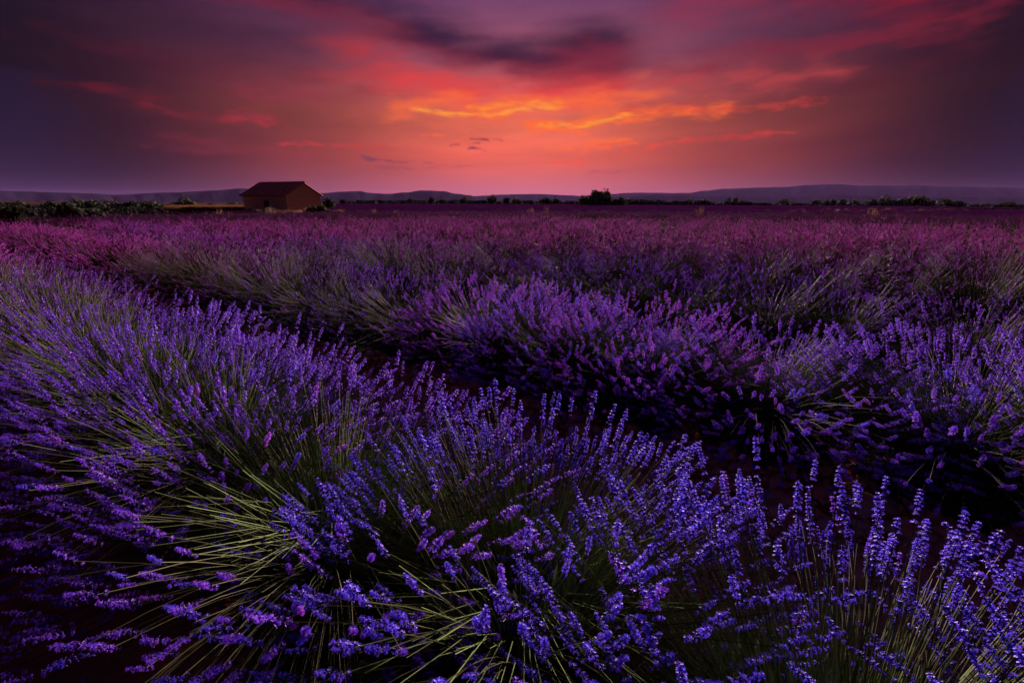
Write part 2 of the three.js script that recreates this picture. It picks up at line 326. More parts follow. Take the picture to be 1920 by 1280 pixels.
const treeVariants = [0, 1, 2, 3].map((i) => ({ crown: crownGeo(100 + i, 1, 1, 0.1, 760, 0.085, 13 + i, i % 2 ? [0.035, 0.05, 0.02] : [0.05, 0.06, 0.02]), trunk: trunkGeo(200 + i, 0.6, 0.06, 0.7) }));
treeVariants[9] = { crown: crownGeo(177, 1, 1, 0.04, 1300, 0.07, 13, [0.045, 0.05, 0.02]), trunk: treeVariants[0].trunk };
function tree(name, label, category, px, depth, h, w, v, group) {
  const x = PX(px, depth), t = thing(name, label, category, x, ground(x, -depth) - 0.1, -depth, (px * 7.13) % 6.28, group);
  mesh('trunk', treeVariants[v].trunk, M.bark, t); mesh('crown', treeVariants[v].crown, M.leaf, t);
  t.scale.set(w, h, w);
  return t;
}

// ---------------------------------------------------------------- lavender: one plant, at four levels of detail
const FLOWER = { calyx: [0.24, 0.17, 0.30], bloom: [1, 1, 1] };
function spike(seed, lod) { // a flower head about 6 cm long along +y, its base at the origin
  const R = rng(seed), s = new Soup(), len = 0.066;
  const whorls = lod === 0 ? 7 : lod === 1 ? 5 : 4;
  if (lod === 3) {
    for (let k = 0; k < 2; k++) { const a = k * 1.57 + R(), x = Math.cos(a) * 0.0075, z = Math.sin(a) * 0.0075, c0 = [0.5, 0.4, 0.55], c1 = [0.85, 0.85, 0.9]; s.tri([0, -0.004, 0], [x, len * 0.45, z], [-x, len * 0.4, -z], c0, c1, c1); s.tri([x, len * 0.45, z], [0, len, 0], [-x, len * 0.4, -z], c1); }
    return s;
  }
  const ring = [];
  for (let w = 0; w < whorls; w++) {
    const f = w / (whorls - 1), y = f * len * 0.86, thick = Math.sin(Math.PI * (0.18 + 0.72 * f)) * 0.9 + 0.1, n = lod === 0 ? 6 : lod === 1 ? 4 : 3;
    ring.push([f, y, thick, n]);
  }
  if (lod < 2 && R() < 0.6) ring.push([0, -0.017 - 0.008 * R(), 0.75, lod ? 3 : 5]);
  for (const [f, y, thick, n] of ring) {
    const off = R() * 6.28;
    for (let k = 0; k < n; k++) {
      const a = off + k / n * 6.283 + (R() - 0.5) * 0.5, tilt = 0.95 - 0.45 * f + (R() - 0.5) * 0.4, o = V(Math.cos(a) * Math.sin(tilt), Math.cos(tilt), Math.sin(a) * Math.sin(tilt)), side = V(-Math.sin(a), 0, Math.cos(a)), nrm = o.clone().cross(side);
      const L = (lod === 0 ? 0.0064 : lod === 1 ? 0.0085 : 0.013) * (0.6 + 0.5 * thick) * (0.75 + 0.5 * R()), W = (lod === 0 ? 0.0017 : lod === 1 ? 0.0026 : 0.0044) * (0.7 + 0.5 * thick), b = V(0, y + (R() - 0.5) * 0.0045, 0);
      const at = (t, u, v) => [b.x + o.x * L * t + side.x * W * u + nrm.x * W * v, b.y + o.y * L * t + side.y * W * u + nrm.y * W * v, b.z + o.z * L * t + side.z * W * u + nrm.z * W * v];
      const k1 = 0.75 + 0.5 * R(), open = R() < 0.5, cal = FLOWER.calyx.map((q) => q * k1), blo = FLOWER.bloom.map((q, i) => q * (0.75 + 0.42 * R()) * (i === 1 ? 0.9 + 0.3 * R() : 1));
      if (lod === 2) { s.tri(at(0, -0.6, 0), at(0.7, -1, 0.2), at(1, 0.5, 0.1), cal, blo, blo); s.tri(at(0, -0.6, 0), at(1, 0.5, 0.1), at(0.5, 1.0, -0.2), cal, blo, blo); continue; }
      const m = 0.62, r = lod === 0 ? 4 : 3, mid = []; for (let j = 0; j < r; j++) { const t = j / r * 6.283; mid.push(at(m, Math.cos(t), Math.sin(t))); }
      const tip = at(1, 0, 0), root = at(0, 0, 0), top = lod === 1 && open ? blo : cal.map((q) => q * 1.25);
      for (let j = 0; j < r; j++) { const j2 = (j + 1) % r; s.tri(root, mid[j2], mid[j], cal, lod === 1 ? top : cal, lod === 1 ? top : cal); s.tri(mid[j], mid[j2], tip, lod === 1 ? top : cal, lod === 1 ? top : cal, top); }
      if (open && lod === 0) { // an open two-lipped corolla
        const c = at(1.05, 0, 0);
        for (let j = 0; j < 5; j++) { const t = j / 5 * 6.283 + R() * 0.5, q = 2.0 + R() * 0.8, d = 0.42; s.tri(c, at(1.25 + 0.1 * R(), Math.cos(t - d) * q, Math.sin(t - d) * q), at(1.3 + 0.12 * R(), Math.cos(t + d) * q, Math.sin(t + d) * q), blo, blo, blo.map((x) => x * 1.1)); }
      }
    }
  }
  return s;
}
const SPIKES = [0, 1, 2, 3].map((lod) => [1, 2, 3, 4].map((i) => spike(1000 + lod * 50 + i, lod)));
function headTint(r) { const k = 0.75 + 0.5 * ((r * 17.3) % 1); return r < 0.05 ? [0.6, 0.75, 0.16] : r < 0.12 ? [0.5, 0.85, 0.4] : [k, k * (0.9 + 0.3 * ((r * 7.7) % 1)), k]; } // spent, in bud, in bloom
function plant(seed, o) { // stems as curves; returns their soup and where each flower head sits
  const R = rng(seed), stems = new Soup(), heads = [], sides = o.lod === 0 ? 4 : o.lod === 1 ? 3 : 2;
  for (let i = 0; i < o.n; i++) {
    const phi = R() * 6.2832, u = R(), wide = R() < o.wide, th = wide ? 0.95 + 0.6 * u : o.open + Math.acos(1 - u * (o.lod ? 0.72 : 0.6)) * (1.0 - o.open * 0.6) + (R() - 0.5) * 0.2;
    const L = o.h * (wide ? 0.66 + 0.14 * u : 0.8 + 0.1 * R()) * (0.86 + 0.3 * R()) * (1 + 0.12 * Math.sin(th) ** 2), b = 0.03 + 0.12 * Math.sqrt(R()), p0 = V(Math.cos(phi + (R() - 0.5)) * b * 1.1, 0.06 + 0.08 * R(), Math.sin(phi + (R() - 0.5)) * b);
    const d = V(Math.sin(th) * Math.cos(phi) * o.sx, Math.cos(th), Math.sin(th) * Math.sin(phi) * o.sz).normalize(), up = V(d.x, d.y + 0.55, d.z).normalize();
    const p1 = p0.clone().addScaledVector(up, L * 0.45), p2 = p0.clone().addScaledVector(d, L); p2.y -= 0.10 * L * Math.sin(th) ** 2 * (0.4 + R()); p2.x += (R() - 0.5) * 0.06 * (1 + (R() < 0.08 ? 3 : 0)); p2.z += (R() - 0.5) * 0.06 * (1 + (R() < 0.08 ? 3 : 0));
    if (p2.y < 0.07) p2.y = 0.07 + 0.06 * R();
    const segs = o.lod === 0 ? 6 : o.lod === 1 ? 3 : 2, pts = []; for (let k = 0; k <= segs; k++) { const t = k / segs; pts.push(V((1 - t) ** 2 * p0.x + 2 * t * (1 - t) * p1.x + t * t * p2.x, (1 - t) ** 2 * p0.y + 2 * t * (1 - t) * p1.y + t * t * p2.y, (1 - t) ** 2 * p0.z + 2 * t * (1 - t) * p1.z + t * t * p2.z)); }
    const pale = R() < (o.lod ? 0.012 : 0.02), k = 0.65 + 0.7 * R(), col = pale ? [0.12 * k, 0.095 * k, 0.036 * k] : [0.060 * k, 0.072 * k, 0.018 * k], r = o.lod === 0 ? 0.0012 : o.lod === 1 ? 0.0013 : 0.0022;
    if (sides === 2) for (let q = 0; q < segs; q++) { const a = pts[q], c = pts[q + 1], w = r; stems.tri([a.x - w, a.y, a.z + w], [a.x + w, a.y, a.z - w], [c.x, c.y, c.z], col); }
    else limb(stems, pts, r * 1.25, r * 0.8, sides, col);
    if (R() < o.bare) continue;
    const dir = p2.clone().sub(pts[segs - 1]).normalize(); dir.y += 0.15 + 0.6 * R(); dir.x += (R() - 0.5) * 0.3; dir.z += (R() - 0.5) * 0.3; dir.normalize();
    heads.push({ m: poseMatrix(p2, dir, R() * 6.28, (0.75 + 0.5 * R()) * o.head), v: Math.floor(R() * 4), r: R() });
  }
  for (let i = 0; i < (o.inner ?? 0); i++) { // young flowerless stems that fill the crown
    const phi = R() * 6.2832, th = 0.75 * Math.sqrt(R()), L = o.h * (0.45 + 0.4 * R()), q = 0.16 * Math.sqrt(R()), k = 0.7 + 0.7 * R(), p0 = V(Math.cos(phi) * q, 0.1, Math.sin(phi) * q), p1 = p0.clone().add(V(Math.sin(th) * Math.cos(phi) * L * 0.4, L * 0.6, Math.sin(th) * Math.sin(phi) * L * 0.4)), p2 = p0.clone().add(V(Math.sin(th) * Math.cos(phi) * L, Math.cos(th) * L, Math.sin(th) * Math.sin(phi) * L));
    limb(stems, [p0, p1, p2], o.lod ? 0.0018 : 0.0016, 0.0007, 3, [0.115 * k, 0.185 * k, 0.04 * k]);
  }
  return { stems, heads };
}
function foliage(seed, n, rad, h, size, sx = 1) { // narrow grey-green leaves round the woody base
  const R = rng(seed), s = new Soup();
  for (let i = 0; i < n; i++) {
    const a = R() * 6.283, th = Math.acos(1 - R() * 0.98), q = 0.55 + 0.5 * R(), c = V(Math.cos(a) * Math.sin(th) * rad * q * sx, 0.03 + Math.cos(th) * h * q, Math.sin(a) * Math.sin(th) * rad * q), d = V(Math.cos(a) * Math.sin(th) + (R() - 0.5) * 0.9, Math.cos(th) * 0.8 + 0.5 + (R() - 0.5) * 0.6, Math.sin(a) * Math.sin(th) + (R() - 0.5) * 0.9).normalize(), w = V(R() - 0.5, R() - 0.5, R() - 0.5).cross(d).normalize(), L = size * (0.6 + 0.8 * R()), W = L * 0.07, k = 0.5 + 0.8 * R(), col = [0.075 * k, 0.105 * k, 0.042 * k], m = c.clone().addScaledVector(d, L * 0.5), e = c.clone().addScaledVector(d, L); m.y += L * 0.06;
    s.tri([c.x, c.y, c.z], [m.x + w.x * W, m.y + w.y * W, m.z + w.z * W], [m.x - w.x * W, m.y - w.y * W, m.z - w.z * W], col); s.tri([m.x + w.x * W, m.y + w.y * W, m.z + w.z * W], [e.x, e.y, e.z], [m.x - w.x * W, m.y - w.y * W, m.z - w.z * W], col);
  }
  return s;
}
function mound(seed, rx, h, rz, seg = 10) { // the close woody heart of the plant
  const s = new Soup(), R = rng(seed), P = []; for (let i = 0; i <= 4; i++) { const row = []; for (let k = 0; k < seg; k++) { const t = i / 4 * 1.5, a = k / seg * 6.283, q = 1 + 0.24 * (R() - 0.5); row.push([Math.cos(a) * Math.cos(t) * rx * q, Math.sin(t) * h * q - 0.03, Math.sin(a) * Math.cos(t) * rz * q * 1]); } P.push(row); }
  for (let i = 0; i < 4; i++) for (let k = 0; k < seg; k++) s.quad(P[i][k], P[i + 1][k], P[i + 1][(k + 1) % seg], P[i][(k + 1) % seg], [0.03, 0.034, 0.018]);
  return s;
}
M.stem = new THREE.MeshPhysicalMaterial({ specularIntensity: 0.12, vertexColors: true, roughness: 0.7, side: THREE.DoubleSide });
M.shoot = new THREE.MeshPhysicalMaterial({ specularIntensity: 0.2, vertexColors: true, roughness: 0.8, transmission: 0.15, thickness: 0, side: THREE.DoubleSide });
const HUES = [[0.16, 0.08, 0.84], [0.28, 0.08, 0.84], [0.43, 0.08, 0.80], [0.52, 0.075, 0.66], [0.56, 0.07, 0.50]].map((c) => lin(...c));
M.flower = HUES.map((color) => new THREE.MeshPhysicalMaterial({ color, vertexColors: true, specularIntensity: 0.35, roughness: 0.62, transmission: 0.5, thickness: 0, sheen: 0.5, sheenRoughness: 0.5, sheenColor: lin(0.6, 0.2, 1.0), side: THREE.DoubleSide }));
M.thinFlower = HUES.map((color) => new THREE.MeshPhysicalMaterial({ color, vertexColors: true, specularIntensity: 0.1, roughness: 0.7, transmission: 0.2, thickness: 0, side: THREE.DoubleSide }));
M.fieldFlower = new THREE.MeshPhysicalMaterial({ color: 0xffffff, vertexColors: true, specularIntensity: 0.05, roughness: 0.8, transmission: 0.15, thickness: 0, side: THREE.DoubleSide });

// every plant in the field, nearest first
const plants = [];
const PR = rng(4242);
function inField(x, z) { return edgeDistance(x, z) < 0.3; }
const camInv = camera.matrixWorldInverse.copy(camera.matrixWorld).invert();
function seen(x, y, z, margin) { const v = V(x, y, z).applyMatrix4(camInv), f = 880.88; if (v.z > -0.02) return false; const sx = v.x / -v.z * f, sy = v.y / -v.z * f; const m = margin * f / -v.z; return Math.abs(sx) < 960 + m && Math.abs(sy) < 640 + m; }
const NEAR_FIELD = 62;
for (let row = 0; row < 70; row++) for (let i = -190; i <= 190; i++) {
  const t = -1.22 + i * 0.66 + (row % 2 ? 0.37 : 0) + (PR() - 0.5) * 0.16, d = ROW0 + row * ROW + (PR() - 0.5) * 0.12, x = N[0] * d + U[0] * t, z = N[1] * d + U[1] * t, dist = Math.hypot(x, z), k = PR();
  if (dist > NEAR_FIELD || z > 2.2) continue;
  if (!(seen(x, 0.35, z, 1.3) || (dist < 1.6 && z < 0.2))) continue;
  if (!inField(x, z)) continue;
  const hx = x - PX(535, 66), hz = z + 66; if (hx * hx + hz * hz < 90) continue;
  if (dist > 6 && k < 0.03) continue; // gaps
  plants.push({ row, i, t, d, x, z, dist, k, y: ground(x, z) });
}
plants.sort((a, b) => a.dist - b.dist);
const rowTurn = Math.atan2(-U[1], U[0]); // local x along the row
function hueIndex(p) { // a colour cast painted in by row: bluer near the path, redder up the field
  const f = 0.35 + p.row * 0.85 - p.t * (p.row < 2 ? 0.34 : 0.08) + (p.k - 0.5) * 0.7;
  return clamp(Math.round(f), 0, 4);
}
const rowWord = (r) => r <= 0 ? 'nearest row' : r === 1 ? 'second row beyond the stony furrow' : r === 2 ? 'third row' : 'far rows';
// variants shared by alike plants
const L1 = [0, 1, 2, 3, 4, 5].map((v) => {
  const p = plant(300 + v, { lod: 1, n: 620, inner: 60, h: 0.60 + 0.04 * (v % 3), sx: 1.1, sz: 1.0, open: v % 2 ? 0.16 : 0.04, wide: 0.16, bare: 0.12, head: 0.88 }), f = new Soup(); p.heads.forEach((h) => f.add(SPIKES[1][h.v], h.m, headTint(h.r)));
  const base = foliage(350 + v, 900, 0.37, 0.34, 0.07, 1.3); base.add(mound(360 + v, 0.40, 0.24, 0.27), new THREE.Matrix4());
  return { stems: p.stems.geo(), flowers: f.geo(), foliage: base.geo() };
});
const L2 = [0, 1, 2, 3, 4].map((v) => {
  const p = plant(400 + v, { lod: 2, n: 280, h: 0.60 + 0.04 * (v % 3), sx: 1.1, sz: 1.0, open: v % 2 ? 0.26 : 0.05, wide: 0.16, bare: 0.05, head: 1.0 }), f = new Soup(); p.heads.forEach((h) => f.add(SPIKES[2][h.v], h.m, headTint(h.r)));
  const base = foliage(450 + v, 90, 0.34, 0.32, 0.12, 1.2); base.add(mound(460 + v, 0.42, 0.30, 0.34), new THREE.Matrix4());
  return { stems: p.stems.geo(), flowers: f.geo(), foliage: base.geo() };
});
const HEAD_GEO = SPIKES[0].map((s) => s.geo());
const HERO = 16, INDIVIDUAL = 296;
let spikeParts = 0;
const shown = plants.slice(0, INDIVIDUAL), mass = plants.slice(INDIVIDUAL);
shown.forEach((p, i) => {
  const hue = hueIndex(p), hero = i < HERO && p.dist < 3.6;
  const g = thing('lavender_bush', '', 'lavender', p.x, p.y, p.z, rowTurn + (p.k - 0.5) * 0.5 + (p.k > 0.5 ? Math.PI : 0));
  p.hue = hue; p.g = g;
  if (hero) {
    const q = plant(500 + i, { lod: 0, n: 840, inner: 420, h: 0.60 + 0.06 * ((p.k * 7) % 1), sx: 1.1, sz: 1.05, open: p.row === 0 && Math.abs(p.t + 1.25) < 0.25 ? 0.52 : p.row === 1 && Math.abs(p.t + 0.23) < 0.3 ? 0.46 : 0.22, wide: 0.15, bare: 0.12, head: 0.86 });
    mesh('stems', q.stems.geo(), M.stem, g, 'stuff');
    const base = foliage(550 + i, 3200, 0.36, 0.31, 0.055, 1.3); base.add(mound(570 + i, 0.36, 0.2, 0.26), new THREE.Matrix4());
    mesh('foliage', base.geo(), M.shoot, g, 'stuff');
    // heads that stand out in the picture are parts of their own, the others one mass
    const world = new THREE.Matrix4().makeRotationY(g.rotation.y).setPosition(p.x, p.y, p.z), rest = [[], [], [], []];
    const order = q.heads.map((h) => { const c = new THREE.Vector3().setFromMatrixPosition(h.m).applyMatrix4(world); return { h, d: c.distanceTo(camera.position), see: seen(c.x, c.y, c.z, 0.05) }; }).sort((a, b) => a.d - b.d);
    let own = 0;
    for (const { h, d, see } of order) {
      if (see && d < 2.6 && own < 230) { const m = mesh('flower_spike', HEAD_GEO[h.v], M.flower[clamp(hue + (h.r < 0.06 ? 1 : h.r > 0.84 ? -1 : 0), 0, 4)], g); m.matrixAutoUpdate = false; m.matrix.copy(h.m); m.matrix.decompose(m.position, m.quaternion, m.scale); m.matrixAutoUpdate = true; own++; spikeParts++; }
      else rest[h.v].push(h.m);
    }
    rest.forEach((list, v) => { if (list.length) instanced('flower_spikes', HEAD_GEO[v], M.flower[hue], list, g, 'stuff'); });
    p.hero = own;
  } else {
    const set = p.dist < 8.5 ? L1 : L2, v = set[Math.floor(p.k * 997) % set.length];
    mesh('stems', v.stems, M.stem, g, 'stuff'); mesh('foliage', v.foliage, M.shoot, g, 'stuff'); mesh('flower_spikes', v.flowers, (set === L1 ? M.flower : M.thinFlower)[hue], g, 'stuff');
    g.scale.setScalar(0.9 + 0.22 * ((p.k * 13) % 1));
  }
  const blue = ['deep blue', 'blue violet', 'violet', 'purple', 'magenta purple'][hue];
  if (hero) g.userData.label = '@' + i;
  else tag(g, `${blue} flowering lavender bush in the ${rowWord(p.row)} of the field`, null, `${blue} lavender bushes in the ${rowWord(p.row)}`);
});
// near bushes are told apart by their place along their row
const ORD = ['first', 'second', 'third', 'fourth', 'fifth', 'sixth', 'seventh', 'eighth', 'ninth', 'tenth', 'eleventh', 'twelfth', 'thirteenth', 'fourteenth', 'fifteenth', 'sixteenth', 'seventeenth', 'eighteenth', 'nineteenth', 'twentieth'];
const ROWS = ['nearest', 'second', 'third', 'fourth'], TINT = ['blue', 'blue violet', 'violet', 'purple', 'magenta purple'];
for (let row = 0; row < 4; row++) shown.filter((p) => p.row === row && seen(p.x, 0.4, p.z, 0.45)).sort((a, b) => b.t - a.t).slice(0, 20).forEach((p, i) => {
  p.g.userData.label = `${TINT[p.hue]} lavender bush, ${ORD[i]} along the ${ROWS[row]} row from the picture's ${row ? 'right' : 'bottom right'} edge`; p.g.userData.group = `lavender bushes of the ${ROWS[row]} row`;
});
shown.forEach((p) => { if (p.g.userData.label?.startsWith('@')) { p.g.userData.label = 'blue lavender bush mostly outside the bottom right corner of the picture'; p.g.userData.group = 'lavender bushes of the nearest row'; } });
console.log('plants', plants.length, 'spike parts', spikeParts, 'individual to', shown[shown.length - 1].dist);

// the rest of the field, one mass
{
  const mats = L2.map(() => []), cols = L2.map(() => []), q = new THREE.Quaternion();
  for (const p of mass) {
    const v = Math.floor(p.k * 997) % L2.length, c = HUES[hueIndex(p)].clone().lerp(HUES[4], 0.3).multiplyScalar(0.19 + 0.08 * ((p.k * 31) % 1));  // far flowers dimmed: darkness towards the horizon is put into their colour
    q.setFromAxisAngle(UPV, rowTurn + (p.k - 0.5) * 0.6); mats[v].push(new THREE.Matrix4().compose(V(p.x, p.y, p.z), q, V(1, 1, 1).multiplyScalar(0.9 + 0.22 * ((p.k * 13) % 1)))); cols[v].push(c);
  }
  const g = thing('lavender_field', 'purple lavender rows massed towards the horizon and the hut', 'lavender field', 0, 0, 0); g.userData.kind = 'stuff';
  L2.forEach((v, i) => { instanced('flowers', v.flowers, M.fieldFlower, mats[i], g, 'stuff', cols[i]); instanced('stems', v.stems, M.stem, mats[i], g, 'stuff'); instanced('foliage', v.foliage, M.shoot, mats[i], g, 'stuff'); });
  // farther still: lengths of row
  const seg = [0, 1, 2].map((v) => {
    const R = rng(700 + v), f = new Soup(), s = new Soup();
    for (let i = 0; i < 420; i++) { const a = R() * Math.PI, x = (R() - 0.5) * 3.3, r = 0.86 + 0.2 * R(), z = Math.cos(a) * 0.62 * r, y = 0.12 + Math.sin(a) * 0.46 * r + 0.05 * Math.sin(x * 7.8); f.add(SPIKES[3][Math.floor(R() * 4)], poseMatrix(V(x, y, z), V((R() - 0.5) * 0.6, 0.5 + Math.sin(a), Math.cos(a) * 0.9).normalize(), R() * 6, 1.7), headTint(R())); }
    for (let i = 0; i < 4; i++) s.add(mound(720 + v * 9 + i, 0.62, 0.44, 0.52), new THREE.Matrix4().makeTranslation(-1.2 + i * 0.8, 0, 0));
    return { f: f.geo(), s: s.geo() };
  });
  const m2 = seg.map(() => []), c2 = seg.map(() => []), R = rng(99);
  for (let row = 18; row < 230; row++) for (let i = -150; i <= 100; i++) {
    const t = i * 3.1 + (R() - 0.5), d = ROW0 + row * ROW, x = N[0] * d + U[0] * t, z = N[1] * d + U[1] * t, dist = Math.hypot(x, z), a = R(), b = R(), c = R();
    if (dist < NEAR_FIELD - 1 || dist > 330 || !seen(x, 0.3, z, 3)) continue;
    const e = edgeDistance(x, z), lower = e > 14 && e < 60; // a second field lies in the dip beyond the edge
    if (e > -0.5 && !lower) continue;
    const hx = x - PX(535, 66), hz = z + 66; if (hx * hx + hz * hz < 110) continue;
    if (x > 90 + 0.25 * -z - 30 && z > -150 && x > 75) continue;
    const v = Math.floor(a * 3); q.setFromAxisAngle(UPV, rowTurn + (b > 0.5 ? Math.PI : 0)); m2[v].push(new THREE.Matrix4().compose(V(x, ground(x, z), z), q, V(1, 0.9 + 0.25 * b, 1.1))); c2[v].push(HUES[4].clone().lerp(HUES[3], c).multiplyScalar(0.19 + 0.09 * b));  // the same distant darkening painted into the flower colour
  }
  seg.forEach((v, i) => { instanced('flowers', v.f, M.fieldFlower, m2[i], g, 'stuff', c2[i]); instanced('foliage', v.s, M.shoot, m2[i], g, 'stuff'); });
  console.log('field segments', m2.map((x) => x.length));
}

// ---------------------------------------------------------------- red stones in the furrow
{
  const R = rng(31), kinds = [0, 1, 2, 3, 4, 5].map((k) => {
    let g = new THREE.IcosahedronGeometry(1, 1); g.deleteAttribute('uv'); g.deleteAttribute('normal'); g = mergeVertices(g, 1e-4);
    const p = g.attributes.position, r = rng(60 + k), off = [r() * 9, r() * 9]; const col = [];
    for (let i = 0; i < p.count; i++) { const v = V(p.getX(i), p.getY(i), p.getZ(i)), q = 1 + 0.7 * noise(v.x * 0.9 + off[0], v.y * 0.9 + v.z * 0.7 + off[1]) + 0.16 * (r() - 0.5); p.setXYZ(i, v.x * q * 1.1, v.y * q * 0.72, v.z * q * 0.9); }
    g = k % 2 ? g : g.toNonIndexed(); g.computeVertexNormals(); return g;
  });
  const sm = [[0.48, 0.18, 0.115], [0.42, 0.155, 0.10], [0.50, 0.25, 0.17], [0.38, 0.24, 0.20], [0.34, 0.13, 0.09]].map((c) => new THREE.MeshStandardMaterial({ color: lin(...c), roughness: 0.9, bumpMap: soilBump, bumpScale: 0.004 }));
  const pebbles = kinds.map(() => []); let own = 0;
  for (let i = 0; i < 18000; i++) {
    const f = R() < 0.75 ? 0 : 1 + Math.floor(R() * 2), d = ROW0 + ROW * (f + 0.5) + (R() + R() - 1) * 0.95, t = f === 0 ? 1.6 - 7 * R() ** 1.5 : 2 - 10 * R(), x = N[0] * d + U[0] * t, z = N[1] * d + U[1] * t;
    const big = Math.pow(R(), 6), r = 0.006 + 0.014 * R() + 0.034 * big, k = Math.floor(R() * 6), m = new THREE.Matrix4().compose(V(x, ground(x, z) + r * 0.28, z), new THREE.Quaternion().setFromEuler(new THREE.Euler((R() - 0.5) * 0.7, R() * 6.28, (R() - 0.5) * 0.7)), V(r, r, r));
    const dist = Math.hypot(x, z, EYE);
    if (f === 0 && own < 270 && r * 2 * 880 / dist > 13 && seen(x, 0, z, 0)) { const s = mesh('stone', kinds[k], sm[Math.floor(R() * 5)], groundMesh); m.decompose(s.position, s.quaternion, s.scale); own++; }
    else pebbles[k].push(m);
  }
  pebbles.forEach((l, k) => instanced('gravel', kinds[k], sm[k % 5], l, groundMesh, 'stuff'));
  console.log('stones', own);
}

